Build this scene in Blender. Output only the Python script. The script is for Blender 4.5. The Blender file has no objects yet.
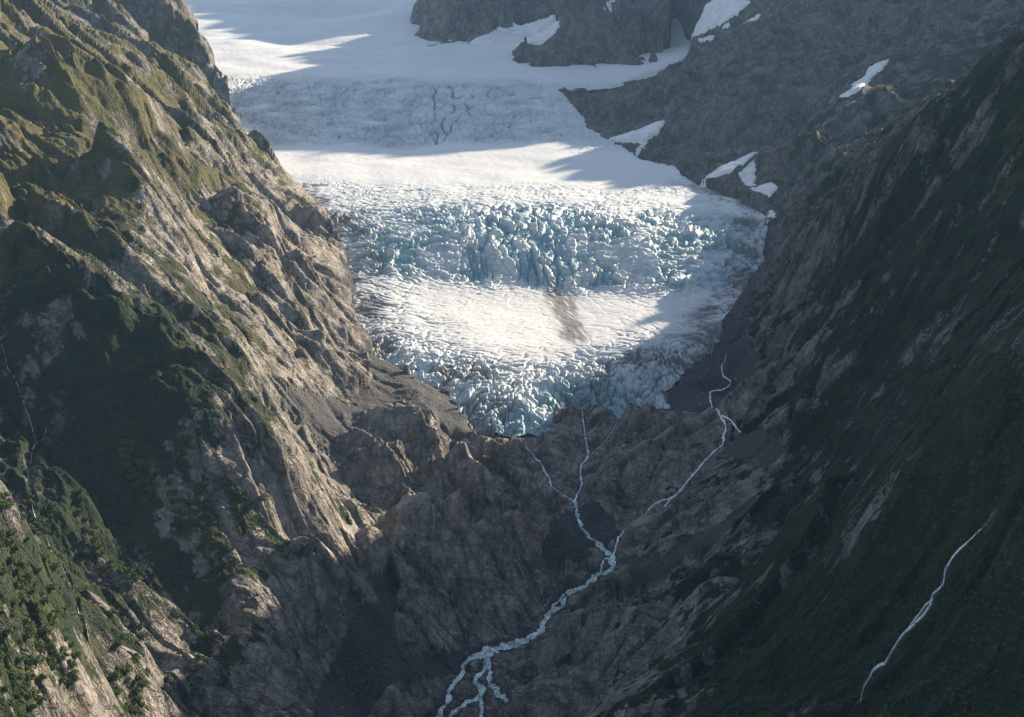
import bpy, math, random
import numpy as np
from mathutils import Vector

# ------------------------------------------------------------------ camera, light
W, Hh, F = 1024, 717, 1407.0
CAMZ, PITCH = 750.0, math.radians(16.0)
SUN_AZ, SUN_EL = math.radians(48.0), math.radians(21.0)     # azimuth from +Y towards +X
SC = bpy.context.scene
COL = SC.collection
cam = bpy.data.cameras.new("camera")
cam.sensor_width = 36.0
cam.lens = 36.0 * F / W
cam.clip_start = 1.0
cam.clip_end = 40000.0
co = bpy.data.objects.new("camera", cam)
co.location = (0, 0, CAMZ)
co.rotation_euler = (math.pi / 2 - PITCH, 0, 0)
COL.objects.link(co)
SC.camera = co

world = bpy.data.worlds.new("World")
SC.world = world
world.use_nodes = True
nt = world.node_tree
nt.nodes.clear()
sky = nt.nodes.new("ShaderNodeTexSky")
sky.sky_type = 'NISHITA'
sky.sun_disc = False
sky.sun_elevation = SUN_EL
sky.sun_rotation = SUN_AZ
sky.altitude = 900
sky.ozone_density = 1.6
sky.dust_density = 0.3
bg = nt.nodes.new("ShaderNodeBackground")
bg.inputs['Strength'].default_value = 0.095
ow = nt.nodes.new("ShaderNodeOutputWorld")
hs = nt.nodes.new('ShaderNodeHueSaturation')
hs.inputs['Saturation'].default_value = 0.72
nt.links.new(sky.outputs[0], hs.inputs['Color'])
nt.links.new(hs.outputs[0], bg.inputs[0])
nt.links.new(bg.outputs[0], ow.inputs[0])

sl = bpy.data.lights.new("sun", 'SUN')
sl.energy = 5.0
sl.angle = math.radians(0.5)
sl.color = (1.0, 0.85, 0.65)
so = bpy.data.objects.new("sun", sl)
sd = Vector((math.sin(SUN_AZ) * math.cos(SUN_EL), math.cos(SUN_AZ) * math.cos(SUN_EL), math.sin(SUN_EL)))
so.rotation_euler = sd.to_track_quat('Z', 'Y').to_euler()
so.location = (3000, 3000, 4000)
COL.objects.link(so)
SC.view_settings.view_transform = 'Standard'
SC.view_settings.look = 'None'
SC.view_settings.exposure = 1.45
SC.view_settings.gamma = 1.0
SC.cycles.max_bounces = 4
SC.cycles.volume_bounces = 0
SC.cycles.use_denoising = True

# ------------------------------------------------------------------ pixel <-> world
CP, SP = math.cos(PITCH), math.sin(PITCH)
def ray(px, py):
    u = (np.asarray(px, float) - W / 2) / F
    v = (Hh / 2 - np.asarray(py, float)) / F
    ry = CP + v * SP
    rz = -SP + v * CP
    return u / ry, rz / ry              # x and z per unit y
def at(px, py, Y):
    a, b = ray(px, py)
    return np.stack([a * Y, np.asarray(Y, float) + 0 * a, CAMZ + b * Y], -1)
def project(x, y, z):
    dz = z - CAMZ
    f = y * CP - dz * SP
    v = y * SP + dz * CP
    f = np.maximum(f, 1.0)
    return W / 2 + F * x / f, Hh / 2 - F * v / f

# ------------------------------------------------------------------ noise
def hsh(ix, iy, s):
    h = (ix.astype(np.int64) * 374761393 + iy.astype(np.int64) * 668265263 + s * 1274126177) & 0xffffffff
    h = ((h ^ (h >> 13)) * 1274126177) & 0xffffffff
    h = ((h ^ (h >> 16)) * 2246822519) & 0xffffffff
    return ((h ^ (h >> 15)) & 0xffffff) / float(0x1000000)
def perlin(x, y, s=0):
    x0 = np.floor(x); y0 = np.floor(y)
    fx = x - x0; fy = y - y0
    ix = x0.astype(np.int64); iy = y0.astype(np.int64)
    u = fx * fx * fx * (fx * (fx * 6 - 15) + 10); v = fy * fy * fy * (fy * (fy * 6 - 15) + 10)
    def g(i, j):
        a = hsh(ix + i, iy + j, s) * 6.2831853
        return np.cos(a) * (fx - i) + np.sin(a) * (fy - j)
    a = g(0, 0); b = g(1, 0); c = g(0, 1); d = g(1, 1)
    return (a + (b - a) * u + (c - a + (a - b - c + d) * u) * v) * 1.5
def fbm(x, y, s=0, o=4, g=0.5, l=2.03):
    r = 0; a = 1
    for k in range(o):
        r = r + a * perlin(x, y, s + k * 17)
        a *= g; x = x * l + 13.7; y = y * l + 7.3
    return r
def ridged(x, y, s=0, o=4, g=0.5, l=2.03):
    r = 0; a = 1; w = 1
    for k in range(o):
        n = (1 - np.abs(perlin(x, y, s + k * 31))) ** 2
        n = n * w; w = np.clip(n * 1.6, 0, 1)
        r = r + a * n
        a *= g; x = x * l + 3.1; y = y * l + 9.9
    return r
def cells(x, y, s=0):
    """nearest cell of a jittered grid: tilted-facet height, border distance, random"""
    x0 = np.floor(x).astype(np.int64); y0 = np.floor(y).astype(np.int64)
    f1 = np.full(x.shape, 9.0); f2 = np.full(x.shape, 9.0)
    cx = np.zeros_like(x); cy = np.zeros_like(x); rx = np.zeros_like(x); ry = np.zeros_like(x); rr = np.zeros_like(x)
    for i in (-1, 0, 1):
        for j in (-1, 0, 1):
            a = hsh(x0 + i, y0 + j, s); b = hsh(x0 + i, y0 + j, s + 1)
            dx = x0 + i + a - x; dy = y0 + j + b - y
            d = dx * dx + dy * dy
            m = d < f1
            f2 = np.where(m, f1, np.minimum(f2, d))
            f1 = np.where(m, d, f1)
            cx = np.where(m, dx, cx); cy = np.where(m, dy, cy)
            c = hsh(x0 + i, y0 + j, s + 2)
            rr = np.where(m, c, rr)
    ang = rr * 977.0
    til = (np.cos(ang) * cx + np.sin(ang) * cy)
    return til, np.sqrt(f2) - np.sqrt(f1), rr
def smooth(a, b, x):
    t = np.clip((x - a) / (b - a), 0, 1)
    return t * t * (3 - 2 * t)
def erosion(x, y, gx, gy, scale, s, octs=5, str0=1.0):
    """gullies that run down the local slope (cosine stripes in jittered cells)"""
    h = np.zeros_like(x); amp = scale * 0.12 * str0; fr = 1.0 / scale
    ridge = np.zeros_like(x)
    for o in range(octs):
        L = np.sqrt(gx * gx + gy * gy) + 1e-6
        sx = -gy / L; sy = gx / L
        X = x * fr; Y = y * fr
        x0 = np.floor(X).astype(np.int64); y0 = np.floor(Y).astype(np.int64)
        C = np.zeros_like(x); S = np.zeros_like(x); Wt = np.zeros_like(x)
        for i in (-1, 0, 1):
            for j in (-1, 0, 1):
                a = hsh(x0 + i, y0 + j, s + o * 5); b = hsh(x0 + i, y0 + j, s + o * 5 + 1)
                dx = X - (x0 + i + a); dy = Y - (y0 + j + b)
                w = np.maximum(np.exp(-2.0 * (dx * dx + dy * dy)) - 0.01111, 0)
                ph = (dx * sx + dy * sy) * 6.2831853 * 0.75
                C += w * np.cos(ph); S += w * np.sin(ph); Wt += w
        m = np.sqrt(C * C + S * S) + 1e-6
        k = 1 / np.maximum(m, 0.35 * Wt)
        C *= k; S *= k
        st = np.clip(L / 0.5, 0, 1)
        h += amp * C * st
        ridge += C * 0.5 ** o
        d = -amp * S * 6.2831853 * 0.75 * fr * st
        gx = gx + d * sx; gy = gy + d * sy
        amp *= 0.5; fr *= 2.0
    return h, ridge

# ------------------------------------------------------------------ control points of the land (pixel x, pixel y, distance)
LINES = [
 # river bed
 [(430,735,1215),(450,700,1262),(470,665,1315),(520,640,1365),(560,600,1445),(600,570,1500),(615,548,1560),(585,510,1640),(578,470,1750),(582,430,1860)],
 [(725,395,1880),(722,420,1810),(700,460,1720),(655,510,1620),(618,548,1562)],
 # near left: crest of the shaded face
 [(-250,60,1800),(-130,120,1680),(-60,168,1610),(0,212,1550),(60,248,1480),(130,300,1425),(200,350,1390),(250,405,1350),(290,460,1325),(330,515,1310),(375,570,1300)],
 [(-60,140,1780),(0,188,1720),(60,225,1650),(130,285,1600),(205,337,1610),(262,392,1640),(300,445,1590),(345,500,1520),(390,545,1440)],
 [(180,280,1720),(260,345,1740),(310,400,1745),(350,445,1690)],
 [(-100,250,1480),(0,300,1427),(0,350,1385),(0,400,1335)],
 [(60,340,1395),(120,400,1340),(180,450,1310),(235,510,1285),(280,560,1260)],
 [(60,430,1310),(110,480,1285),(150,540,1245),(200,620,1185),(250,670,1140)],
 [(85,520,1220),(120,580,1160),(150,640,1100)],
 [(140,620,960),(190,717,960)],
 [(-120,360,1330),(-60,400,1300),(0,440,1265),(28,480,1225),(50,540,1150),(66,590,1070),(88,640,985),(108,717,895)],
 [(-250,330,900),(-150,390,900),(-60,440,900),(0,480,895),(50,560,870),(80,640,840),(103,717,800)],
 [(-150,560,700),(-60,600,720),(0,600,770),(40,660,770)],
 [(-100,717,560),(0,717,680),(50,717,740)],
 [(-60,900,480),(100,850,620),(300,850,900),(420,800,1080),(600,850,850),(800,850,700),(1024,850,560)],
 # lower rock domes and the chute of gravel
 [(300,620,1210),(340,680,1190),(360,717,1150)],
 [(300,560,1300),(370,600,1330),(390,650,1270),(345,717,1200)],
 [(420,640,1300),(400,690,1230)],
 [(450,480,1640),(520,520,1580),(590,560,1490),(600,575,1475)],
 [(420,560,1450),(500,590,1420),(540,615,1390)],
 [(360,500,1560),(440,540,1520)],
 # upper left wall
 [(0,0,2350),(0,60,2150),(0,120,1950),(0,160,1830)],
 [(-200,0,2200),(-200,60,2000)],
 [(22,0,2750),(100,60,2350),(120,120,2100),(140,180,1900)],
 [(35,-10,3300),(70,30,3050),(120,62,2900),(175,97,2850),(215,135,2780),(258,168,2720)],
 [(160,80,2650),(200,150,2350),(180,220,1950)],
 [(240,170,2450),(260,230,2160),(230,290,1850)],
 [(272,190,2600),(300,225,2480),(322,245,2420)],
 [(290,280,2050),(328,300,2150),(342,322,2090),(355,352,1990),(356,385,1885)],
 [(330,350,1900),(300,360,1800)],
 # behind the left shoulder, hidden
 [(180,0,3700),(240,80,3500),(300,160,3080)],
 # gravel apron by the snout
 [(372,320,2120),(385,350,2020),(400,380,1930),(430,400,1870),(455,430,1800)],
 [(352,275,2280),(362,300,2180)],
 [(390,430,1740),(430,455,1690),(480,460,1720)],
 [(520,440,1810),(640,440,1800),(700,410,1870)],
 # glacier
 [(460,400,1935),(490,432,1850),(540,420,1885),(600,414,1905),(660,400,1935),(700,365,2020)],
 [(375,330,2150),(430,330,2170),(500,330,2190),(600,330,2190),(680,320,2240),(722,305,2300)],
 [(370,280,2360),(450,290,2370),(540,292,2385),(620,294,2395),(700,285,2420),(745,265,2480)],
 [(365,240,2520),(450,245,2480),(550,247,2475),(650,245,2490),(750,240,2570)],
 [(340,195,2850),(450,193,2860),(550,193,2870),(650,200,2820),(745,212,2740)],
 [(320,180,3000),(450,180,3000),(560,180,3020),(680,185,2960)],
 [(300,155,3280),(400,155,3300),(500,150,3340),(600,148,3340),(670,168,3120)],
 [(265,115,3760),(350,120,3700),(450,120,3700),(540,115,3760)],
 [(240,80,4300),(330,78,4350),(450,78,4350),(550,85,4250)],
 [(200,40,5100),(300,48,5100),(400,50,5000),(500,60,4750)],
 [(150,5,6300),(260,15,6200),(380,20,6200)],
 [(-100,-10,7800),(150,-10,7800),(330,-12,7800)],
 [(560,50,5000),(600,42,5600),(660,48,5200),(640,62,4750),(600,80,4450)],
 [(700,15,5400),(740,-8,6200)],
 [(580,-15,7000),(700,-20,7000)],
 [(500,47,4900),(530,40,5000),(548,34,5080)],
 [(412,30,5400),(402,5,6000),(398,-12,6600)],
 [(610,84,4450),(650,70,4650),(692,48,5050),(722,25,5600),(750,-2,6300)],
 # rock islands in the upper snow
 [(455,35,5100),(480,42,4950),(520,30,5200)],
 [(450,0,5350),(500,-12,5400),(550,-5,5500)],
 [(440,14,5350),(432,-5,5600)],
 [(570,12,4950),(562,-6,5150),(535,5,5250)],
 [(580,64,4650),(610,68,4560),(650,45,4750),(668,20,4950)],
 [(585,30,4760),(600,-8,4950),(650,-4,5000)],
 [(470,15,5050),(530,10,5300)],
 # dark mountain at upper right, and the gully behind the near right crest
 [(577,116,4000),(610,102,4060),(655,84,4200),(708,60,4450),(775,24,4800)],
 [(590,118,3750),(640,138,3400),(700,172,2990),(740,185,2860),(770,215,2700)],
 [(640,100,3700),(700,70,3850),(760,30,4100)],
 [(720,130,3350),(760,90,3650),(830,20,4150),(870,-20,4450)],
 [(1000,-10,3950),(930,40,3720),(870,90,3120),(825,140,2870),(790,185,2700)],
 [(940,0,4150),(880,45,3900),(830,85,3400),(770,150,3050)],
 [(1100,-20,1850),(1024,32,1900),(960,68,1990),(900,112,2060),(850,152,2110),(820,200,2130),(795,250,2160),(770,300,2180)],
 [(1150,40,1550),(1024,150,1650),(950,170,1830),(900,215,1880),(850,270,1960)],
 [(1150,180,1330),(1024,238,1480),(961,263,1540),(915,300,1580),(885,337,1610),(845,387,1610),(825,440,1550),(780,500,1450)],
 [(1150,220,1000),(1024,320,1080),(998,338,1100),(938,398,1130),(898,427,1150),(858,475,1170),(800,560,1150),(740,640,1090)],
 [(1024,290,1330),(960,335,1370),(900,390,1400),(860,430,1430),(830,490,1360)],
 [(790,330,1980),(760,400,1790),(710,470,1660),(660,530,1560)],
 [(760,340,2100),(735,380,1960)],
 [(700,560,1410),(640,600,1370),(560,650,1330),(520,700,1240)],
 [(720,520,1490),(780,460,1560)],
 [(600,717,1110),(700,717,1000),(800,717,880),(900,717,790),(1024,717,720)],
 [(1024,600,800),(960,560,920),(900,640,900),(860,690,870)],
 [(1024,450,950),(940,520,1000),(860,600,1010),(760,680,1010)],
 [(1200,600,640),(1200,400,800)],
]
WPTS = [  # land out of the frame, plain coordinates
 (-1500,2500,1000),(-1500,1500,820),(-1600,3800,900),(-900,1400,560),(-800,1000,520),(-900,600,600),(-500,300,420),(-1100,4200,760),
 (0,300,120),(0,900,20),(500,300,330),(800,800,700),(1500,300,700),
 (-2000,6500,900),(-900,9500,900),(600,9500,1100),(1800,7500,1200),(3500,9000,1200),(3500,300,500),(-3500,300,700),(-3500,9000,1000),
]
RIDGE = [(900,900,560),(1000,1700,600),(1300,2500,560),(1500,3300,560),(1700,4300,640),(2300,1500,450),(2500,3300,400),(2900,5000,500)]
# unseen crest of the right-hand range, shaped to cast the shadow edges: slice u across the sun, height above the sunbeams v, distance along the sun s
SHADOW_CREST = [(400, 560, 1450), (0, 520, 1550), (-400, 430, 1750), (-600, 330, 2000), (-687, 250, 2150), (-758, 134, 2250), (-874, 15, 2400), (-999, -89, 2550), (-1084, -171, 2700), (-1241, -263, 2900), (-1300, -318, 3050), (-1400, -405, 3250), (-1441, -426, 3350), (-1527, -478, 3483), (-1603, -507, 3585), (-1742, -565, 3698), (-1907, -575, 3745), (-2028, -555, 3820), (-2152, -497, 3942), (-2273, -567, 4016), (-2370, -605, 4106), (-2450, -560, 4156), (-2560, -455, 4237), (-2800, -395, 4350), (-3100, -360, 4450), (-3450, -400, 4600), (-3620, -470, 4700), (-3750, -545, 4800), (-3984, -616, 5000), (-4180, -704, 5200), (-4280, -690, 5300), (-4500, -600, 5500), (-5200, -620, 6000), (-6500, -700, 6500)]
pts = []
for L in LINES:
    P = np.array([at(*p) for p in L])
    out = [P[0]]
    for a, b in zip(P[:-1], P[1:]):
        n = max(1, int(np.linalg.norm(b - a) / 110))
        for k in range(1, n + 1): out.append(a + (b - a) * k / n)
    pts += out
pts += [np.array(p, float) for p in WPTS + RIDGE]
pts = np.array(pts)
rs = np.random.RandomState(3)
def phi(r2): return np.sqrt(r2 + 18.0 ** 2)
N = len(pts)
d2 = ((pts[:, None, :2] - pts[None, :, :2]) ** 2).sum(-1)
A = phi(d2) - np.eye(N) * 4.0
Q = np.c_[np.ones(N), pts[:, :2] / 1000]
M = np.block([[A, Q], [Q.T, np.zeros((3, 3))]])
sol = np.linalg.solve(M, np.r_[pts[:, 2], 0, 0, 0])
GX0, GY0, GS = -3600.0, 200.0, 16.0
NX, NY = 450, 594
gx = GX0 + GS * np.arange(NX); gy = GY0 + GS * np.arange(NY)
BX, BY = np.meshgrid(gx, gy)
B = np.zeros(BX.shape)
for k in range(N):
    B += sol[k] * phi((BX - pts[k, 0]) ** 2 + (BY - pts[k, 1]) ** 2)
B += sol[N] + sol[N + 1] * BX / 1000 + sol[N + 2] * BY / 1000
CU, CV, CS = np.array(sorted(SHADOW_CREST)).T
TS = math.tan(SUN_EL)
def crest(x, y):
    u = x * math.cos(SUN_AZ) - y * math.sin(SUN_AZ); s = x * math.sin(SUN_AZ) + y * math.cos(SUN_AZ)
    sr = np.interp(u, CU, CS); zr = np.interp(u, CU, CV) + sr * TS
    d = s - sr
    return zr - np.where(d < 0, -d * 1.05, d * 0.75)
DOME = [  # bare rock domes: pixel, radius across, radius along (m), height
 (405,425,52,34,20),(445,445,40,30,14),(470,470,45,35,14),(440,560,62,50,26),(500,565,55,45,24),(560,560,40,40,20),(395,668,42,36,22),(340,600,45,35,20),(300,560,40,30,16),
 (600,500,30,30,10),(640,470,45,45,14),(690,430,45,50,14),(680,540,55,40,16),(600,640,50,40,16),(540,690,40,30,14),(750,400,50,50,16),(760,350,50,60,16),(800,320,60,70,20),(240,600,45,34,20),(260,660,40,30,18),(190,660,34,26,14),
 (310,300,70,60,18),(270,250,80,60,20),(330,250,50,60,16),(225,340,50,60,16),(340,370,50,40,18),(240,190,60,70,16),(150,130,90,80,28),(60,90,90,80,30),(890,180,70,80,22),(840,290,60,60,18),(950,230,60,60,18),(700,600,40,40,12),
 (700,125,110,90,20),(650,135,70,70,14),(760,120,120,120,30),(850,110,110,110,26)]
def blur(a, n):
    for _ in range(n):
        p = np.pad(a, 1, mode='edge')
        a = (p[:-2, 1:-1] + p[2:, 1:-1] + p[1:-1, :-2] + p[1:-1, 2:] + 4 * a) / 8
    return a
B = blur(B, 2)
Cr = crest(BX, BY)
B = np.maximum(B, Cr)  # adds the unseen crest whose profile was shaped for its shadow
GYY, GXX = np.gradient(blur(B, 9), GS)
def cubic(G, x, y):
    fx = np.clip((x - GX0) / GS, 1, NX - 3.001); fy = np.clip((y - GY0) / GS, 1, NY - 3.001)
    ix = fx.astype(np.int64); iy = fy.astype(np.int64); tx = fx - ix; ty = fy - iy
    def w(t):
        return ((1 - t) ** 3 / 6, (3 * t ** 3 - 6 * t * t + 4) / 6, (-3 * t ** 3 + 3 * t * t + 3 * t + 1) / 6, t ** 3 / 6)
    wx = w(tx); wy = w(ty); r = 0
    for j in range(4):
        q = 0
        for i in range(4): q = q + wx[i] * G[iy + j - 1, ix + i - 1]
        r = r + wy[j] * q
    return r
def base(x, y): return cubic(B, x, y)

#HIT
def hit(px, py, f=base, y0=500.0, y1=9000.0):
    """first point of the land seen through the pixels"""
    px = np.atleast_1d(np.asarray(px, float)); py = np.atleast_1d(np.asarray(py, float))
    a, b = ray(px, py)
    Y = np.full(px.shape, y0); done = np.zeros(px.shape, bool)
    while True:
        st = Y * 0.004
        nY = Y + st
        below = (CAMZ + b * nY) < f(a * nY, nY)
        done |= below
        Y = np.where(done, Y, nY)
        if done.all() or Y.max() > y1 and (done | (Y > y1)).all(): break
    lo = Y.copy(); hi = Y * 1.004
    for _ in range(8):
        m = (lo + hi) / 2
        below = (CAMZ + b * m) < f(a * m, m)
        hi = np.where(below, m, hi); lo = np.where(below, lo, m)
    return np.stack([a * hi, hi, CAMZ + b * hi], -1)
for (dx_, dy_, ra, rb, hh) in DOME:
    c_ = hit(dx_, dy_)[0]
    e_ = np.sqrt(((BX - c_[0]) / ra) ** 2 + ((BY - c_[1]) / rb) ** 2)
    B = B + (1.9 if c_[1] < 1700 and -110 < c_[0] < 190 else 0.9 if 1400 < c_[1] < 1900 else 1.3) * hh * (np.clip(1.25 - e_, 0, 1) ** 0.8 * 1.3 - 0.25 * np.exp(-((e_ - 1.35) / 0.3) ** 2)) * (e_ < 2.2)
GYY, GXX = np.gradient(blur(B, 9), GS)
def inpoly(px, py, poly):
    r = np.zeros(px.shape, bool)
    n = len(poly)
    for i in range(n):
        x1, y1 = poly[i]; x2, y2 = poly[(i + 1) % n]
        if y1 == y2: continue
        c = ((y1 > py) != (y2 > py)) & (px < (x2 - x1) * (py - y1) / (y2 - y1) + x1)
        r ^= c
    return r
def segdist(x, y, P):
    d = np.full(x.shape, 1e9)
    for (ax, ay), (bx, by) in zip(P[:-1], P[1:]):
        vx, vy = bx - ax, by - ay
        t = np.clip(((x - ax) * vx + (y - ay) * vy) / (vx * vx + vy * vy + 1e-9), 0, 1)
        d = np.minimum(d, (x - ax - t * vx) ** 2 + (y - ay - t * vy) ** 2)
    return np.sqrt(d)

# ------------------------------------------------------------------ parallel evaluation
from concurrent.futures import ThreadPoolExecutor
def par(fn, *arrs):
    """run fn over row blocks of equally shaped 2-D arrays"""
    n = arrs[0].shape[0]
    cuts = np.linspace(0, n, min(n, 24) + 1).astype(int)
    with ThreadPoolExecutor(4) as ex:
        res = list(ex.map(lambda k: fn(*[a[cuts[k]:cuts[k + 1]] for a in arrs]), range(len(cuts) - 1)))
    if isinstance(res[0], tuple):
        return tuple(np.concatenate([r[i] for r in res]) for i in range(len(res[0])))
    return np.concatenate(res)

# surface of the glacier: interpolates only the ice lines
GLI = [L for L in LINES if L is not None]
i0 = [k for k, L in enumerate(LINES) if L[0] == (460, 400, 1935)][0]
ICE = LINES[i0:i0 + 17]
gp = []
for L in ICE:
    P = np.array([at(*p) for p in L])
    gp.append(P[0])
    for a, b in zip(P[:-1], P[1:]):
        n = max(1, int(np.linalg.norm(b - a) / 150))
        for k in range(1, n + 1): gp.append(a + (b - a) * k / n)
gp = np.array(gp); n_ = len(gp)
d2 = ((gp[:, None, :2] - gp[None, :, :2]) ** 2).sum(-1)
Q = np.c_[np.ones(n_), gp[:, :2] / 1000]
sol2 = np.linalg.solve(np.block([[np.sqrt(d2 + 2500) - np.eye(n_) * 20, Q], [Q.T, np.zeros((3, 3))]]), np.r_[gp[:, 2], 0, 0, 0])
Gg = np.zeros(BX.shape)
for k in range(n_): Gg += sol2[k] * np.sqrt((BX - gp[k, 0]) ** 2 + (BY - gp[k, 1]) ** 2 + 2500)
Gg += sol2[n_] + sol2[n_ + 1] * BX / 1000 + sol2[n_ + 2] * BY / 1000
Gg = blur(Gg, 5)
def icebase(x, y): return cubic(Gg, x, y)

# outline of the ice: (pixel) points dropped on the land
OUT_A = [(448,392),(462,412),(474,430),(500,437),(524,430),(548,434),(556,414),(575,406),(590,404),(600,407),(610,413),(622,416),(632,409),(643,412),(654,405),(668,409),(663,390),(690,368),(714,345),(726,312),(746,287),(764,257),(770,228),(766,208),(740,190),(700,178),(670,166),(640,158),(615,142),(592,130),(573,114),(562,92)]
OUT_B = [(600,76),(650,58),(690,36),(720,22),(770,6)]
OUT_C = [(352,300),(366,330),(376,352),(402,372),(430,386)]
wa = hit(*np.array(OUT_A).T)[:, :2]
wb = np.array([at(*p)[:2] for p in [(608,92,4300),(668,72,4650),(716,48,5000),(756,26,5400),(850,0,6600)]])
wc = np.array([at(*p)[:2] for p in [(60,-15,8400),(0,0,6800),(90,40,5200),(150,75,4400),(192,110,3850),(228,150,3350),(260,180,3020),(296,205,2800),(326,230,2620),(346,262,2450)]])
wd = hit(*np.array(OUT_C).T)[:, :2]
ICEPOLY = np.concatenate([wa, wb, [[1500, 8400]], wc, wd])
ipb = (ICEPOLY.min(0) - 60, ICEPOLY.max(0) + 60)
def ice_sd(x, y):
    """signed distance to the ice margin, positive on the ice"""
    P = [tuple(p) for p in ICEPOLY] + [tuple(ICEPOLY[0])]
    wx = 9 * perlin(x / 31, y / 31, 71) + 3 * perlin(x / 9, y / 9, 72)
    wy = 9 * perlin(x / 31, y / 31, 73)
    ins = inpoly(x + wx, y + wy, P[:-1]); d = segdist(x + wx, y + wy, P)
    return np.where(ins, d, -d)

# water courses (pixels; widths in metres)
RIVER = {
 'main': ([(580,398),(583,414),(586,437),(588,449),(581,461),(581,480),(576,497),(581,520),(590,531),(599,539),(607,546),(613,552),(609,566),(589,577),(569,584),(563,594),(556,600),(549,606),(543,616),(539,626),(529,631),(509,637),(489,644),(472,650),(464,659),(462,668),(451,678),(448,688),(446,694),(436,707),(424,722)],
          [2,2.5,2.5,3,3,3,4.5,5.5,6,7,8,8.5,8,7,7.5,7,7,7,8,9,11,12,13,9,5,5,5,5,5,5,5]),
 'right_arm': ([(489,646),(486,658),(481,668),(476,674),(482,684),(479,691),(466,694),(456,702),(449,708),(448,722)], [9,6,5,5,7,7,6,5,5,4]),
 'arm_b': ([(480,690),(482,704),(480,722)], [4,4,4]),
 'pool': ([(486,652),(490,666),(491,680),(499,688),(508,692)], [6,5,8,8,4]),
 'braid': ([(613,552),(604,555),(600,566),(592,577)], [3,3,3,3]),
 'braid2': ([(576,582),(562,587),(552,598),(551,606)], [3,3,3,3]),
 'left_feed': ([(514,424),(521,437),(530,448),(543,461),(549,472),(553,482),(562,489),(566,493),(576,499)], [1.2,1.6,2.2,2.6,2.8,2.6,2.6,2.6,2.6]),
 'thread': ([(622,410),(618,417),(612,428),(600,440),(590,450)], [.6,.7,.8,.9,.9]),
}
STREAM_R = {
 'a': ([(726,352),(722,366),(731,377),(722,384),(711,387),(711,397),(719,409),(726,421),(724,431),(721,441),(704,457),(687,476),(673,492),(660,504),(636,520),(620,532),(617,541),(613,552)], [.8,1.2,1.5,1.8,2,2.2,2.2,2.4,2.6,2.6,2.6,2.8,2.8,2.6,2.4,2.4,2.4,2.4]),
 'b': ([(722,412),(733,418),(741,425)], [1.5,1.5,1]),
 'c': ([(684,484),(664,494),(643,512),(628,524),(619,534)], [2,2,1.8,1.8,1.8]),
}
FALL = {
 'a': ([(982,524),(976,531),(968,539),(955,554),(946,567),(943,581),(933,592),(930,602),(922,613),(913,622),(901,634),(893,646),(886,657),(875,664),(868,675),(863,684),(861,692)], [.3,.5,.8,.9,.8,.7,1.1,1.0,.8,.9,1.0,.8,.7,.8,.6,.5,.6]),
 'c': ([(934,592),(926,601),(919,611),(911,622),(902,634)], [.3,.4,.4,.4,.4]),
}
GULLY = {  # faint, narrow
 'a': ([(2,360),(7,367),(17,384),(25,407),(37,434),(33,447),(30,467),(28,477),(31,493),(33,507),(42,524),(50,541),(57,556),(66,575),(76,600),(88,628),(98,660)], [.35,.4,.4,.4,.5,.5,.5,.5,.5,.5,.4,.4,.35,.3,.25,.2,.2]),
 'b': ([(0,340),(4,354),(8,368)], [.3,.3,.3]),
 'c': ([(48,424),(42,436),(36,446)], [.25,.3,.3]),
}
def courses(D):
    out = {}
    for k, (p, w) in D.items():
        h = hit(*np.array(p).T)
        # smooth resampling (Catmull-Rom)
        P = np.c_[h[:, :2], w]
        P = np.vstack([2 * P[0] - P[1], P, 2 * P[-1] - P[-2]])
        o = []
        for i in range(1, len(P) - 2):
            n = max(3, int(np.linalg.norm(P[i + 1, :2] - P[i, :2]) / 3.0))
            for t in np.arange(n) / n:
                o.append(0.5 * ((2 * P[i]) + (-P[i - 1] + P[i + 1]) * t + (2 * P[i - 1] - 5 * P[i] + 4 * P[i + 1] - P[i + 2]) * t * t + (-P[i - 1] + 3 * P[i] - 3 * P[i + 1] + P[i + 2]) * t ** 3))
        o.append(P[-2])
        out[k] = np.array(o)
    return out
WATER = {n: courses(D) for n, D in (('river', RIVER), ('stream', STREAM_R), ('waterfall', FALL), ('gully', GULLY))}
# distance-to-water lookup on a 2 m grid
WX0, WY0, WS = -600.0, 700.0, 3.0
wnx, wny = 430, 430
WD = np.full((wny, wnx), 200.0); WWd = np.full((wny, wnx), 200.0)
allw = []
for n, D in WATER.items():
    for k, P in D.items():
        Pm = P[::2]
        for (ax, ay, w) in Pm:
            i = int((ax - WX0) / WS); j = int((ay - WY0) / WS)
            r = 16
            i0_, i1_, j0_, j1_ = max(0, i - r), min(wnx, i + r), max(0, j - r), min(wny, j + r)
            if i0_ >= i1_ or j0_ >= j1_: continue
            X_ = WX0 + WS * np.arange(i0_, i1_)[None, :]; Y_ = WY0 + WS * np.arange(j0_, j1_)[:, None]
            d = np.sqrt((X_ - ax) ** 2 + (Y_ - ay) ** 2) - w * 0.5
            if n != 'river': d = d * {'stream': 2.0, 'waterfall': 1.5, 'gully': 4.5}[n]
            WD[j0_:j1_, i0_:i1_] = np.minimum(WD[j0_:j1_, i0_:i1_], d)
def water_d(x, y):
    fx = np.clip((x - WX0) / WS, 0, wnx - 1.001); fy = np.clip((y - WY0) / WS, 0, wny - 1.001)
    ix = fx.astype(int); iy = fy.astype(int); tx = fx - ix; ty = fy - iy
    return (WD[iy, ix] * (1 - tx) + WD[iy, ix + 1] * tx) * (1 - ty) + (WD[iy + 1, ix] * (1 - tx) + WD[iy + 1, ix + 1] * tx) * ty

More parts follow.
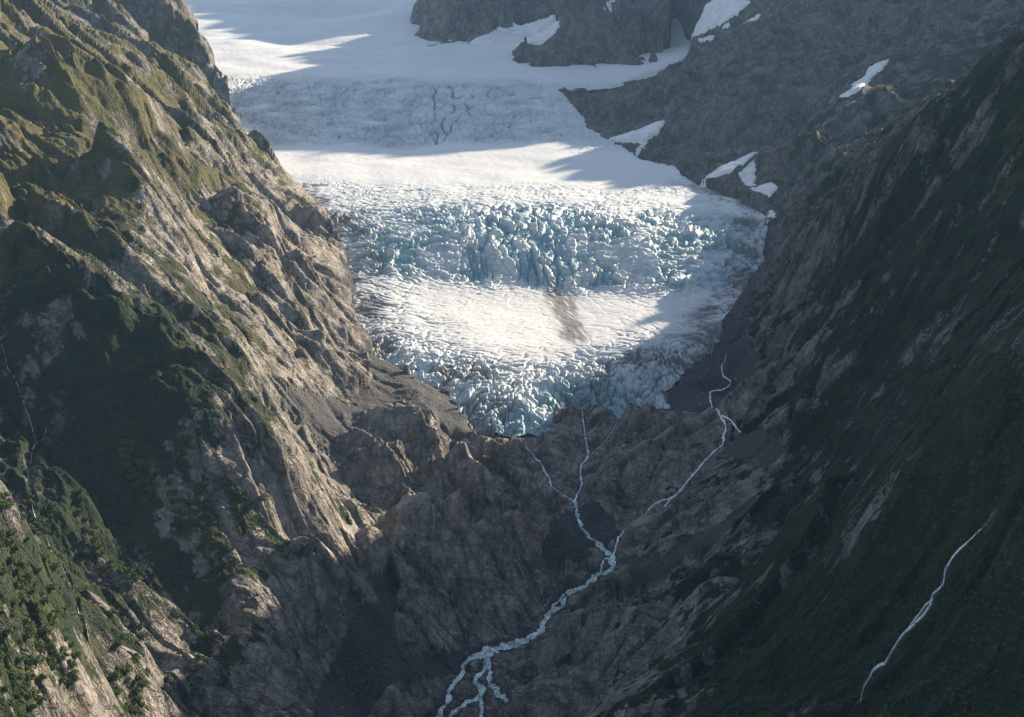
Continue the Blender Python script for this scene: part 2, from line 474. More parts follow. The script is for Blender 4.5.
# ------------------------------------------------------------------ what covers the land (read where a point of the land lies, kept as attributes of the land itself)
VEG = ["65431000000001123","77654000000002356","87763000000014568","88764100000016678","87632100000017778","88863100000026778",
       "78984100000037888","68876100001237899","68755210000358899","97643110001579999","94533110003689999","93432110035799999"]
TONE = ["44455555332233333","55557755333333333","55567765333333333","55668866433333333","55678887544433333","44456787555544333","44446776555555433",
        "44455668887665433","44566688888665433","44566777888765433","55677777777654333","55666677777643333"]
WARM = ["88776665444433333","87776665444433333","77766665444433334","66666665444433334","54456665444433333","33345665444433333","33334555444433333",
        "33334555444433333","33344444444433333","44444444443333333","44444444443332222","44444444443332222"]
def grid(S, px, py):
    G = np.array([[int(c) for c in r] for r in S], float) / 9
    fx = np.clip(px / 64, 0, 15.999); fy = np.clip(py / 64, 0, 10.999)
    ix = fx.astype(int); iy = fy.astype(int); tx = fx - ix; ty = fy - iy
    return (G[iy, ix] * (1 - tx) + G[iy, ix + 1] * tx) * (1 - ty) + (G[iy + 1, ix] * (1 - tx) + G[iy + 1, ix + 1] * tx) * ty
GRAVEL = [
 [(340,240),(352,262),(366,300),(376,340),(402,366),(452,398),(474,432),(450,434),(412,408),(385,407),(360,402),(350,398),(370,384),(368,350),(356,318),(346,285)],
 [(285,388),(330,392),(365,405),(350,440),(330,436),(300,412)],
 [(556,512),(600,498),(628,535),(600,545),(570,556),(545,540)],
 [(332,640),(372,596),(388,574),(400,600),(392,640),(440,655),(470,645),(470,665),(440,670),(400,672),(372,700),(360,720),(312,720),(316,690)],
 [(772,222),(772,262),(748,300),(738,328),(764,346),(742,380),(704,408),(664,408),(690,366),(722,338),(728,300),(752,275),(762,240)],
 [(616,560),(700,520),(760,486),(778,484),(700,540),(640,570)],
 [(742,425),(790,438),(770,456),(716,450)],
]
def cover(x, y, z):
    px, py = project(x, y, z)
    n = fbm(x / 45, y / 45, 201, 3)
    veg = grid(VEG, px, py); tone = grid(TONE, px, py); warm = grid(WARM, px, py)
    g = np.zeros(x.shape)
    qx = px + 7 * n + 4 * perlin(x / 11, y / 11, 7); qy = py + 7 * perlin(x / 40, y / 40, 9) + 3 * perlin(x / 9, y / 9, 8)
    for P in GRAVEL: g = np.maximum(g, inpoly(qx, qy, P))
    return veg, tone, warm, g

PATCH = [
 ('broad snow slope running up between the dark peaks at the top right of the snowfield', [(664,32),(690,10),(728,-6),(752,0),(726,20),(698,34),(672,46)]),
 ('snow apron under the dark outcrop at the top centre', [(468,40),(500,29),(530,24),(554,17),(560,32),(540,46),(500,48)]),
 ('long slanting snow patch in the gully high on the right mountainside', [(836,97),(850,88),(862,80),(868,68),(876,62),(891,57),(886,66),(872,78),(858,91),(842,98)]),
 ('largest snow patch beside the right edge of the glacier, wedge pointing uphill', [(699,181),(721,169),(746,155),(761,151),(751,160),(742,172),(730,177)]),
 ('small upright snow patch just below the wedge shaped one', [(739,177),(752,165),(756,172),(755,187),(744,185)]),
 ('flat pointed snow patch at the foot of the right slope', [(749,190),(771,182),(780,184),(775,191),(769,197),(760,193)]),
 ('small lone snow patch lowest beside the icefall', [(765,209),(774,208),(779,216),(767,218)]),
 ('forked snow patch on the ridge at the top right', [(733,31),(746,20),(762,13),(757,22),(773,17),(774,24),(757,31),(743,36)]),
 ('tiny snow patch left of the forked one', [(721,26),(731,21),(731,25),(723,28)]),
 ('small flat snow patch below the tiny one', [(696,36),(707,34),(716,33),(715,38),(705,38),(697,38)]),
 ('snow tongue on the rock right of the middle glacier', [(608,139),(628,133),(645,126),(667,118),(660,130),(648,139),(640,153),(637,158),(633,157),(640,143),(625,143)]),
 ('narrow snow strip between the two upper rock outcrops', [(602,9),(606,4),(622,-4),(614,4)]),
]
PATCHW = []
for lab, poly in PATCH:
    pp = np.array(poly, float)
    q = np.concatenate([np.linspace(pp[i], pp[(i + 1) % len(pp)], 6)[:-1] for i in range(len(pp))])
    wp = hit(q[:, 0], q[:, 1]); cpt = hit(pp[:, 0].mean(), pp[:, 1].mean())[0]
    PATCHW.append(wp[np.abs(wp[:, 1] - cpt[1]) < 1200][:, :2])
def on_patch(x, y):
    m = np.zeros(x.shape)
    for wp in PATCHW:
        lo_, hi_ = wp.min(0) - 15, wp.max(0) + 15
        b = (x > lo_[0]) & (x < hi_[0]) & (y > lo_[1]) & (y < hi_[1])
        if b.any():
            P = [tuple(p) for p in wp]
            d = segdist(x[b], y[b], P + [P[0]]) * np.where(inpoly(x[b], y[b], P), 1, -1)
            m[b] = np.maximum(m[b], smooth(-14, 4, d))
    return m
# ------------------------------------------------------------------ full height of the land
def facets(p, q, s, sx, sy, amp, tilt=1.0):
    w = 0.35
    a = p / sx + w * perlin(p / sx * 0.7, q / sy * 0.7, s + 5); b = q / sy + w * perlin(p / sx * 0.7, q / sy * 0.7, s + 6)
    t, e, r = cells(a, b, s)
    return amp * ((0.5 * (r - 0.5) + tilt * t) * smooth(0, 0.16, e) - 0.22 * np.exp(-e / 0.06)), e
def land(x, y, full=True):
    z = base(x, y)
    gX = cubic(GXX, x, y); gY = cubic(GYY, x, y)
    sl = np.sqrt(gX * gX + gY * gY)
    side = np.where((x > 60) | ((y > 1700) & (x > 40)), -1.0, 1.0)
    far = smooth(1500, 4500, y)
    lf1 = perlin(x / 330, y / 330, 501); lf2 = perlin(x / 170, y / 170, 502)
    E, R = erosion(x + 60 * perlin(x / 240, y / 240, 3), y + 60 * perlin(x / 240, y / 240, 4), gX, gY, 400.0, 11, 6)
    E = E * np.clip(0.75 + 0.6 * lf1, 0.3, 1.4)
    ca, sa = 0.93 * side, -0.37
    p = x * ca + y * sa; q = -x * sa + y * ca          # p runs down the dip of the joints
    wq = q + 14 * perlin(p / 120, q / 60, 21); 
    rough = 0.45 + 0.55 * smooth(0.12, 0.45, sl)
    f0, e0 = facets(p + 50 * lf2, wq + 30 * lf1, 35, 240, 120, np.where(side > 0, 38, 34), 0.8)
    f1, e1 = facets(p, wq, 40, 120, 46, 15, 0.8)
    f2, e2 = facets(p, wq, 50, 42, 17, 6.5, 0.9)
    f2 = f2 * np.clip(0.9 + 0.9 * lf2, 0.25, 1.5)
    f3, e3 = facets(p, wq, 60, 15, 6.5, 2.2, 1.0)
    f3 = f3 * np.clip(0.9 + 0.9 * lf1, 0.25, 1.5)
    br = ridged(p / 90, wq / 34, 90, 4) - 1.0
    amp = 0.25 + 0.75 * rough
    wd = water_d(x, y)
    wm = smooth(0.0, 15.0, wd)
    px, py = project(x, y, z)
    veg, tone, warm, g = cover(x, y, z)
    damp = (1 - 0.55 * g) 
    small = (f2 + f3) * (1 - 0.8 * g) * (1 - 0.45 * veg)
    D = (E * (0.5 + 0.45 * far) * smooth(600, 1500, y) * np.where(side > 0, 1.0, 0.6 + 0.4 * far) + f0 + f1 * (1 - 0.3 * veg) + br * np.where(side > 0, 3.5, 1.5)) * amp * damp + small * (0.35 + 0.65 * rough)
    D = D + fbm(x / 9.0, y / 9.0, 300, 3) * (0.7 + 0.5 * veg) + fbm(x / 60, y / 60, 310, 3) * 4 + ridged(x / 38, y / 38, 320, 3) * 3.0 * veg
    bb = (x > ipb[0][0]) & (x < ipb[1][0]) & (y > ipb[0][1])
    sd = np.full(x.shape, -300.0)
    if bb.any(): sd[bb] = ice_sd(x[bb], y[bb])
    D = D - 9 * rough * amp * (y < 4300)
    D = D * np.where(y < 3000, 0.25 + 0.75 * smooth(0, 50, -sd), 1)
    D = np.where(wd < 70, np.minimum(D, 0.5 + 0.30 * np.maximum(wd, 0)), D)
    D = D * (1 - 0.8 * on_patch(x, y))
    floor = (1 - smooth(0.35, 0.6, sl)) * (y < 2600) * (1 - g)
    D = D + floor * (1.1 * f1 + 1.3 * f2 + 0.8 * f3)
    ck = np.maximum(np.maximum(np.exp(-e1 / 0.05), 0.9 * np.exp(-e2 / 0.08)), np.exp(-e0 / 0.03)) * np.clip(0.75 + 0.5 * lf1 + 0.5 * lf2, 0.2, 1)
    z = z + D * (0.18 + 0.82 * wm) - 2.2 * (1 - smooth(-0.5, 3.0, wd)) - 5.0 * (1 - wm)
    if bb.any():
        ib = icebase(x, y)
        isl = smooth(4, 26, base(x, y) - ib + 8 * lf2) * smooth(4250, 4500, y) * (x > -600)     # rock islands rise through the upper snow
        isl = isl * (1 - inpoly(px + 12 * lf2 + 5 * perlin(x / 60, y / 60, 91), py + 8 * lf1, [(636,52),(668,24),(672,-30),(775,-30),(735,26),(700,44),(664,62)]))
        low = np.minimum(z, ib - 6 + 5 * np.exp(-np.maximum(sd, 0) / 8))
        z = np.where((sd > 0), low * (1 - isl) + z * isl, z)
    return z, np.clip(ck, 0, 1), sl, veg, tone, warm, g, sd, wd

def adaptive(surf, t, ya, yb, n, lam=0.12):
    """distances for each column of a fan of sight lines, packed where the land is seen"""
    tc = np.linspace(t[0], t[-1], 160)
    yy = np.exp(np.linspace(math.log(ya), math.log(yb), 900))
    X = yy[:, None] * tc[None, :]; Y = yy[:, None] + 0 * X
    Z = surf(X, Y)
    _, py = project(X, Y, Z)
    d = np.abs(np.diff(py, axis=0)) * np.clip((np.maximum.accumulate(-py, 0)[1:] <= -py[1:] + 12), 0.15, 1) + lam * 1407 * np.diff(np.log(yy))[:, None]
    vis = (py[1:] > -60) & (py[1:] < 790)
    d = np.where(vis, d, d * 0.12)
    for _ in range(30):
        p_ = np.pad(d, ((4, 4), (1, 1)), mode='edge')
        d = (p_[4:-4, :-2] + p_[4:-4, 2:] + 2 * p_[4:-4, 1:-1] + p_[:-8, 1:-1] + p_[8:, 1:-1]) / 6
    c = np.vstack([np.zeros(len(tc)), np.cumsum(d, 0)]); c /= c[-1]
    u = np.linspace(0, 1, n)
    L = np.stack([np.interp(u, c[:, k], np.log(yy)) for k in range(len(tc))], 1)
    k = np.clip((t - tc[0]) / (tc[1] - tc[0]), 0, len(tc) - 1.001); i = k.astype(int); f = k - i
    return np.exp(L[:, i] * (1 - f) + L[:, i + 1] * f)
QUAL = 1.0
t_in = np.linspace(-0.43, 0.43, int(1250 * QUAL))
TT = t_in
YY = adaptive(base, TT, 150.0, 8900.0, int(1650 * QUAL), 0.2)
XX = YY * TT[None, :]
ml = 1.2 * (1.045 ** np.arange(1, 95) - 1) / 0.045; mr = 1.2 * (1.025 ** np.arange(1, 170) - 1) / 0.025
XX = np.hstack([XX[:, :1] - ml[::-1][None, :], XX, XX[:, -1:] + mr[None, :]])
YY = np.hstack([np.repeat(YY[:, :1], len(ml), 1), YY, np.repeat(YY[:, -1:], len(mr), 1)])
ZZ, RG, SLP, VG, TN, WM, GV, SDI, WDT = par(land, XX, YY)

# ------------------------------------------------------------------ mesh helpers
def raw_mesh(name, v, f, smooth_sh=True):
    me = bpy.data.meshes.new(name)
    me.vertices.add(len(v)); me.vertices.foreach_set('co', np.ascontiguousarray(v, np.float32).ravel())
    k = f.shape[1]
    me.loops.add(f.size); me.loops.foreach_set('vertex_index', np.ascontiguousarray(f, np.int32).ravel())
    me.polygons.add(len(f)); me.polygons.foreach_set('loop_start', np.arange(0, f.size, k, dtype=np.int32))
    if smooth_sh: me.polygons.foreach_set('use_smooth', np.ones(len(f), bool))
    me.update()
    return me
def add_attr(me, name, rgb):
    a = me.color_attributes.new(name, 'FLOAT_COLOR', 'POINT')
    a.data.foreach_set('color', np.c_[rgb, np.ones(len(rgb))].astype(np.float32).ravel())
def link(name, me, mat, parent=None):
    o = bpy.data.objects.new(name, me); COL.objects.link(o)
    if mat: me.materials.append(mat)
    if parent: o.parent = parent
    return o
def tag(o, label=None, cat=None, group=None, kind=None):
    if label: o['label'] = label
    if cat: o['category'] = cat
    if group: o['group'] = group
    if kind: o['kind'] = kind
    return o
def submesh(name, V, Fc, keep, attrs, mat):
    f = Fc[keep]
    used = np.zeros(len(V), bool); used[f.ravel()] = True
    idx = np.cumsum(used) - 1
    me = raw_mesh(name, V[used], idx[f], False)
    for k, a in attrs.items(): add_attr(me, k, a[used])
    return link(name, me, mat)
def gridfaces(r, c):
    idx = np.arange(r * c).reshape(r, c)
    return np.stack([idx[:-1, :-1], idx[:-1, 1:], idx[1:, 1:], idx[1:, :-1]], -1).reshape(-1, 4)

# ------------------------------------------------------------------ materials
class NB:
    def __init__(s, name):
        s.m = bpy.data.materials.new(name); s.m.use_nodes = True; s.t = s.m.node_tree; s.t.nodes.clear()
        s.out = s.n('ShaderNodeOutputMaterial'); s.b = s.n('ShaderNodeBsdfPrincipled'); s.l(s.b.outputs[0], s.out.inputs[0])
        s.pos = s.n('ShaderNodeNewGeometry').outputs['Position']
    def n(s, t): return s.t.nodes.new(t)
    def l(s, a, b): s.t.links.new(a, b)
    def val(s, sock, v):
        if hasattr(v, 'is_output'): s.l(v, sock)
        else: sock.default_value = v
    def mapv(s, scale=(1, 1, 1), rot=(0, 0, 0), src=None):
        m = s.n('ShaderNodeMapping'); m.inputs['Scale'].default_value = scale; m.inputs['Rotation'].default_value = rot
        s.l(src or s.pos, m.inputs[0]); return m.outputs[0]
    def noise(s, sc, det=4, rough=0.55, v=None, dist=0.0):
        n = s.n('ShaderNodeTexNoise'); n.inputs['Scale'].default_value = sc; n.inputs['Detail'].default_value = det
        n.inputs['Roughness'].default_value = rough; n.inputs['Distortion'].default_value = dist
        s.l(v or s.pos, n.inputs['Vector']); return n.outputs['Fac']
    def vor(s, sc, v=None, feat='DISTANCE_TO_EDGE'):
        n = s.n('ShaderNodeTexVoronoi'); n.feature = feat; n.inputs['Scale'].default_value = sc
        s.l(v or s.pos, n.inputs['Vector']); return n.outputs[0]
    def math(s, op, a, b=0.0, c=None, clamp=False):
        n = s.n('ShaderNodeMath'); n.operation = op; n.use_clamp = clamp; s.val(n.inputs[0], a); s.val(n.inputs[1], b)
        if c is not None: s.val(n.inputs[2], c)
        return n.outputs[0]
    def rng(s, x, a, b, c=0.0, d=1.0):
        n = s.n('ShaderNodeMapRange'); n.interpolation_type = 'SMOOTHSTEP'
        for i, v in enumerate((x, a, b, c, d)): s.val(n.inputs[i], v)
        return n.outputs[0]
    def mix(s, f, a, b, mode='MIX'):
        n = s.n('ShaderNodeMix'); n.data_type = 'RGBA'; n.blend_type = mode
        s.val(n.inputs[0], f)
        for sk, v in ((n.inputs[6], a), (n.inputs[7], b)):
            if hasattr(v, 'is_output'): s.l(v, sk)
            else: sk.default_value = (*v, 1)
        return n.outputs[2]
    def attr(s, name):
        a = s.n('ShaderNodeAttribute'); a.attribute_name = name
        q = s.n('ShaderNodeSeparateColor'); s.l(a.outputs['Color'], q.inputs[0]); return q.outputs
    def bump(s, h, st, dist=1.0):
        b = s.n('ShaderNodeBump'); b.inputs['Strength'].default_value = st; b.inputs['Distance'].default_value = dist
        s.l(h, b.inputs['Height']); s.l(b.outputs[0], s.b.inputs['Normal'])
    def fin(s, col, rough=0.9, spec=0.25):
        s.l(col, s.b.inputs['Base Color']) if hasattr(col, 'is_output') else setattr(s.b.inputs['Base Color'], 'default_value', (*col, 1))
        s.val(s.b.inputs['Roughness'], rough); s.b.inputs['Specular IOR Level'].default_value = spec
        return s.m

def land_material(name):
    k = NB(name)
    A = k.attr('cover'); Bq = k.attr('stone')
    veg, grav, wet = A[0], A[1], A[2]; tone, warm, rdg = Bq[0], Bq[1], Bq[2]
    vL = k.mapv((1, 0.35, 0.55), (0.5, 0.35, 0.4))
    n1 = k.noise(0.012, 5, 0.6); n2 = k.noise(0.06, 6, 0.68, vL); n3 = k.noise(0.35, 3, 0.75)
    vw = k.mapv((0.018, 0.07, 0.035), (0.3, -0.4, 0.2)); nd = k.n('ShaderNodeVectorMath'); nd.operation = 'MULTIPLY_ADD'
    nc = k.n('ShaderNodeTexNoise'); nc.inputs['Scale'].default_value = 0.04; nc.inputs['Detail'].default_value = 4; k.l(k.pos, nc.inputs['Vector'])
    k.l(nc.outputs['Color'], nd.inputs[0]); nd.inputs[1].default_value = (1.2, 1.2, 1.2); k.l(vw, nd.inputs[2])
    j1 = k.vor(1.0, nd.outputs[0]); j2 = k.vor(3.1, nd.outputs[0])
    crack = k.math('MAXIMUM', k.rng(j1, 0.0, 0.07, 1.0, 0.0), k.math('MULTIPLY', k.rng(j2, 0.0, 0.10, 1.0, 0.0), 0.7)); n4 = k.noise(0.2, 3, 0.6, k.mapv((1, 1, 0.25)))
    # rock
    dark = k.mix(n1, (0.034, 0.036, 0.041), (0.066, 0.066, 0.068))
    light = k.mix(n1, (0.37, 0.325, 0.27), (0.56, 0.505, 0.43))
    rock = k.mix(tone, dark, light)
    big = k.noise(0.022, 4, 0.7, k.mapv((1, 1, 0.4), (0.3, 0.2, 0.5)))
    rock = k.mix(k.rng(big, 0.36, 0.56, 0.7, 0.0), rock, k.mix(1.0, rock, (0.38, 0.40, 0.44), 'MULTIPLY'))
    rock = k.mix(k.rng(big, 0.52, 0.7, 0.0, 0.4), rock, k.mix(tone, (0.17, 0.17, 0.175), (0.45, 0.4, 0.34)))
    rock = k.mix(k.rng(n2, 0.38, 0.62), k.mix(1.0, rock, (0.52, 0.51, 0.50), 'MULTIPLY'), rock)
    rock = k.mix(k.math('MULTIPLY', k.rng(n3, 0.5, 0.72), 0.6), rock, k.mix(1.0, rock, (0.42, 0.40, 0.39), 'MULTIPLY'))
    rock = k.mix(k.math('MULTIPLY', k.rng(n4, 0.53, 0.68), 0.55), rock, k.mix(tone, (0.17, 0.17, 0.17), (0.6, 0.55, 0.48)))
    rock = k.mix(k.math('MULTIPLY', crack, 0.4), rock, k.mix(1.0, rock, (0.25, 0.24, 0.24), 'MULTIPLY'))
    rock = k.mix(k.math('MULTIPLY', rdg, 0.9), rock, k.mix(1.0, rock, (0.22, 0.22, 0.23), 'MULTIPLY'))
    # gravel
    gn = k.noise(0.9, 2, 0.8); gs = k.noise(0.03, 3, 0.5)
    gr = k.mix(gs, (0.05, 0.05, 0.049), (0.085, 0.082, 0.078))
    gr = k.mix(k.rng(gn, 0.56, 0.7), gr, (0.22, 0.21, 0.195))
    c = k.mix(grav, rock, gr)
    # plants
    vn = k.noise(0.16, 4, 0.75); vb = k.noise(0.02, 3, 0.5)
    vf = k.rng(k.math('ADD', veg, k.math('MULTIPLY', k.math('SUBTRACT', vn, 0.5), 0.9)), 0.42, 0.58)
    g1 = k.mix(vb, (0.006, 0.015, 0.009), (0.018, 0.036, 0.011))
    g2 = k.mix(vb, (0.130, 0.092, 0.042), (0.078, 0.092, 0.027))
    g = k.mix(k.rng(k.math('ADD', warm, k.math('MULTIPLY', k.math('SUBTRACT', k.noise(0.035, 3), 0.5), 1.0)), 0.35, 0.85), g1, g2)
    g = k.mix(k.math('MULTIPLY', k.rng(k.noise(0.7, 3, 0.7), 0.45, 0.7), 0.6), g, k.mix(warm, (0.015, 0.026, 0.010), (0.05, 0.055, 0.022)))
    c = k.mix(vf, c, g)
    c = k.mix(wet, c, (0.045, 0.045, 0.048))
    h = k.math('ADD', k.math('MULTIPLY', n2, 6.0), k.math('ADD', k.math('MULTIPLY', n3, 1.8), k.math('MULTIPLY', vn, 2.2)))
    h = k.math('SUBTRACT', h, k.math('MULTIPLY', crack, 1.5))
    k.bump(h, 1.0, 1.0)
    return k.fin(c, k.mix(wet, (0.9,) * 3, (0.4,) * 3), 0.2)
MLAND = land_material('mountain rock and heath')

# split of the one land sheet into its pieces
V = np.stack([XX, YY, ZZ], -1).reshape(-1, 3)
R_, C_ = XX.shape
FC = gridfaces(R_, C_)
gyv, gxv = np.gradient(ZZ); dX = np.gradient(XX, axis=1); dY = np.gradient(YY, axis=0)
sx = gxv / dX; sy = gyv / dY
steep = np.sqrt(sx * sx + (sy - 0) ** 2)
steep = np.clip(steep, 0, 2.0)
vegf = 0.05 + VG * 0.98 + 0.18 * (1.0 - steep) + 0.42 * fbm(XX / 85, YY / 85, 77, 3) + 0.34 * fbm(XX / 24, YY / 24, 78, 2) + 0.15 * RG
vegf = np.where(GV > 0.5, 0, vegf) * (1 - (SDI > -25) * smooth(-40, 5, SDI)) * (VG > 0.02)
vegf = np.where(WDT < 6, vegf * smooth(0, 6, WDT), vegf)
wetf = np.clip((1 - smooth(0.5, 5, WDT)) * 0.8, 0, 1)
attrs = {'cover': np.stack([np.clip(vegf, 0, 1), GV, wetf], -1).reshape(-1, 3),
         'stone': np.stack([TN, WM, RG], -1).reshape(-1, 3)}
# leave out land buried deep under the ice
bur = (SDI > 60) & (ZZ < icebase(XX, YY) - 4.5)
fb = bur.reshape(-1)[FC].all(1)
cx, cy, cz = V[FC[:, 0]].T
cpx, cpy = project(cx, cy, cz)
LEFTB = [(-9999,-9999),(340,-9999),(300,160),(350,300),(372,385),(352,400),(400,430),(500,470),(560,560),(470,640),(420,740),(420,9999),(-9999,9999)]
RIGHTB = [(660,-9999),(745,0),(575,100),(610,145),(768,210),(766,345),(742,380),(742,425),(716,450),(640,540),(620,560),(500,700),(470,760),(470,9999),(9999,9999),(9999,-9999)]
isl = inpoly(cpx, cpy, [(400,-400),(720,-400),(700,10),(670,30),(640,58),(600,72),(560,62),(480,50),(400,20)]) & (cy > 4200)
lf = inpoly(cpx, cpy, LEFTB) & ~isl
rt = inpoly(cpx, cpy, RIGHTB) & ~lf & ~isl
fl = ~(lf | rt | isl)
keep = ~fb
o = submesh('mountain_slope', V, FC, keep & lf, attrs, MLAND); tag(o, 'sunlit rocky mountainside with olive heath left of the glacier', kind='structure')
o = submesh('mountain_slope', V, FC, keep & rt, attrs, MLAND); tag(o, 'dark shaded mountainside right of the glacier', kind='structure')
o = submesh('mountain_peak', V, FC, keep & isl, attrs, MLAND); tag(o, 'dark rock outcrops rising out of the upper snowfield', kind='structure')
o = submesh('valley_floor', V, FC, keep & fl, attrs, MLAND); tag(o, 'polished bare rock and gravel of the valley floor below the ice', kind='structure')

# ------------------------------------------------------------------ the glacier
def ice(x, y):
    ib = icebase(x, y) + 6
    sd = ice_sd(x, y)
    px, py = project(x, y, ib)
    snout = 1 - smooth(2020, 2180, y)
    z = ib + 14 * snout * smooth(0, 60, sd)
    # margin: steep cliff at the snout, gentle elsewhere
    w = 28 + 20 * (1 - snout)
    prof = np.sqrt(np.clip(1 - (1 - np.clip(sd / w, 0, 1)) ** 2, 0, 1))
    bed = base(x, y) - 3
    z = np.where(bed < z, bed + (z - bed) * prof, z - 10 * (1 - prof))
    # zones of broken ice
    fall = smooth(2325, 2420, y + 40 * perlin(x / 130, y / 400, 399) + 0.0005 * (x - 60) ** 2) * (1 - smooth(2860, 2990, y))
    mid = smooth(2350, 2410, y) * (1 - smooth(2640, 2760, y + 0.0 * x))
    upper = smooth(3330, 3480, y + 60 * perlin(x / 200, y / 200, 5)) * (1 - smooth(4150, 4420, y)) * smooth(-1050, -900, x) * (1 - smooth(60, 260, x + 0.05 * (y - 3400)))
    tong = (1 - smooth(2080, 2300, y)) * 0.55
    edge = 1 - smooth(20, 190, sd)
    lowedge = edge * (1 - smooth(2900, 3100, y))
    redge = edge * smooth(60, 160, x) * smooth(3200, 3400, y) * (1 - smooth(4200, 4500, y))
    front = (1 - smooth(20, 130, sd)) * snout
    cen = np.exp(-((x - 10 + 0.1 * (y - 2600)) / 130) ** 2)
    wx = x + 12 * perlin(x / 70, y / 70, 401) + 4 * perlin(x / 22, y / 22, 402)
    wy = y + 12 * perlin(x / 70, y / 70, 403) + 4 * perlin(x / 22, y / 22, 404)
    # crevasses curve like smiles across the tongue and fan out from the middle
    arc = wy - 0.00045 * (x - 40) ** 2 * np.sign(2950 - y)
    def crk(a, b, s, w=0.09):
        t, e, r = cells(a, b, s)
        return np.exp(-e / w), t, r
    def lines(a, b, s, w):                      # long meandering cracks
        n = perlin(a, b, s)
        return np.exp(-np.abs(n) / w)
    k1, t1, r1 = crk(wx / 30, arc / 17, 410, 0.07)
    k2, t2, r2 = crk(wx / 12, arc / 7, 420, 0.09)
    k3, t3, r3 = crk(wx / 13 + 0.5 * perlin(wx / 50, wy / 50, 406), wy / 44, 430, 0.08)
    k5, t5, r5 = crk((wx - 0.25 * (wy - 1950)) / 9, wy / 24, 450, 0.08)
    L1 = lines(wx / 95, arc / 17, 440, 0.07)
    L2 = lines(wx / 45 + 9, arc / 8, 441, 0.10)
    L3 = lines((wx + 0.8 * wy) / 26, (wy - 0.3 * wx) / 60, 442, 0.07)
    L4 = lines((wx - 0.9 * wy) / 24, (wy + 0.3 * wx) / 70, 443, 0.07)
    fan = lines((x + 170) / (0.05 * (y - 3250) + 9.0) * 1.0, wy / 170, 444, 0.12)
    rj = ridged(wx / 26, arc / 10, 446, 3) - 0.9
    seg = fbm(x / 90, y / 90, 460, 3)
    A = fall * (0.40 + 0.60 * mid) * np.clip(0.85 + 0.6 * seg, 0.25, 1.35)
    z0 = z
    fcen = np.clip(np.exp(-((x - 70) / 125) ** 2) * 1.35 + 0.1, 0, 1)
    mc = np.clip(mid * (0.25 + 0.9 * np.exp(-((x - 40) / 260) ** 2) + 0.5 * seg), 0.08, 1)
    ser = mc * ((r1 - 0.5) * 12 + t1 * 8 - k1 * 7 + (r2 - 0.5) * 4 + t2 * 2) - L1 * 10 - L2 * 5 - 4 * (1 - mc) * np.where(x > 50, L3, L4) + rj * (4 + 2 * mc)
    ser_c = (r3 - 0.5) * 12 + t3 * 6 - k3 * 12 + (r2 - 0.5) * 3 - L2 * 4 + rj * 3.5
    cw = np.clip(cen * mid * 1.2, 0, 1)
    disp = A * (ser * (1 - cw) + ser_c * cw)
    up_m = np.clip(upper * (0.9 + 0.9 * seg), 0, 1.3)
    cu = np.exp(-((x + 180 - 0.05 * (y - 3500)) / (60 + 0.08 * (y - 3400))) ** 2) * upper
    disp += up_m * (-L1 * 14 - L2 * 8 + rj * 5 - k1 * 3 + (r1 - .5) * 4) * (1 - 0.5 * cu)
    disp += cu * (-fan * 18 - k3 * 8 + (r3 - .5) * 6)
    lo = np.clip(np.maximum(tong * (1 - smooth(70, 200, sd)) * 1.6, lowedge * 0.75) * (0.8 + 0.8 * seg), 0, 1.2) * (1 - fall)
    diag = np.where(x > 50, L3, L4)
    disp += lo * (-L1 * 6.0 - L2 * 3.5 - diag * 5.0 + (r1 - .5) * 1.6 - k2 * 0.8 + rj * 0.8)
    disp += redge * (-L1 * 6 - k1 * 4 - diag * 5 + (r1 - .5) * 4)
    disp += front * ((r5 - 0.5) * 7 + t5 * 3 - k5 * 8 + (r1 - .5) * 4 - L1 * 5 - diag * 5 - k2 * 1.0 + rj * 2.0)
    disp += fbm(x / 140, y / 140, 470, 2) * 3 * smooth(0, 120, sd) + fbm(x / 17, y / 17, 471, 3) * 0.4
    # faint long crevasses over the smooth ice too
    calm = (1 - np.clip(A + up_m + lo, 0, 1)) * smooth(30, 80, sd)
    disp -= calm * (L2 * 0.9 + diag * 0.8) * (y < 2500) + calm * L2 * 0.7 * (y > 4400)
    far_s = fbm(x / 500, y / 420, 475, 3) * 14 * smooth(4400, 5200, y)
    z = z + disp * smooth(-2, 10, sd) + far_s
    dk = np.clip(np.maximum(np.maximum(L1, diag * 0.9), 0.6 * L2), 0, 1)
    broken = np.clip(A + up_m * 0.75 + lo * 0.55 + redge * 0.6 + front, 0, 1)
    blue = np.clip(A * (0.35 + 0.6 * np.clip(-disp / 10, -0.6, 1)) * (0.55 + 0.6 * mid) + up_m * np.clip(-disp / 9, 0, 1) * 0.5 + front * fcen * (0.6 + 0.4 * (r5 - .5) + 0.2 * seg) * (1 - smooth(25, 75, sd)) + lo * dk * 0.15, 0, 1)
    # debris stripe below the icefall and dirty margins; crevasse shade painted in too
    pxx, pyy = project(x, y, z0)
    sa = (pxx - (556 + (pyy - 290) * 0.42)) + 5 * perlin(x / 14, y / 60, 481)
    st = np.exp(-(sa / 17) ** 2) * smooth(262, 300, pyy) * (1 - smooth(335, 350, pyy))
    fine = 0.5 + 0.9 * perlin(x / 3.2 + 0.12 * y, y / 50, 482) + 0.5 * perlin(x / 9, y / 70, 483)
    dirt_shade = st * np.clip(0.45 + fine * 0.8, 0, 1) * 1.1
    dirt_shade = np.maximum(dirt_shade, lowedge * np.clip(0.38 + 0.5 * seg + 0.7 * dk, 0, 1) * (1 - smooth(5, 170, sd)) * (1 - 0.8 * fcen * snout))
    dirt_shade = np.maximum(dirt_shade, (lo * 0.8 + front * 0.8 * (1 - fcen)) * np.clip(dk * 1.2 + 0.22 + 0.25 * seg, 0, 1))
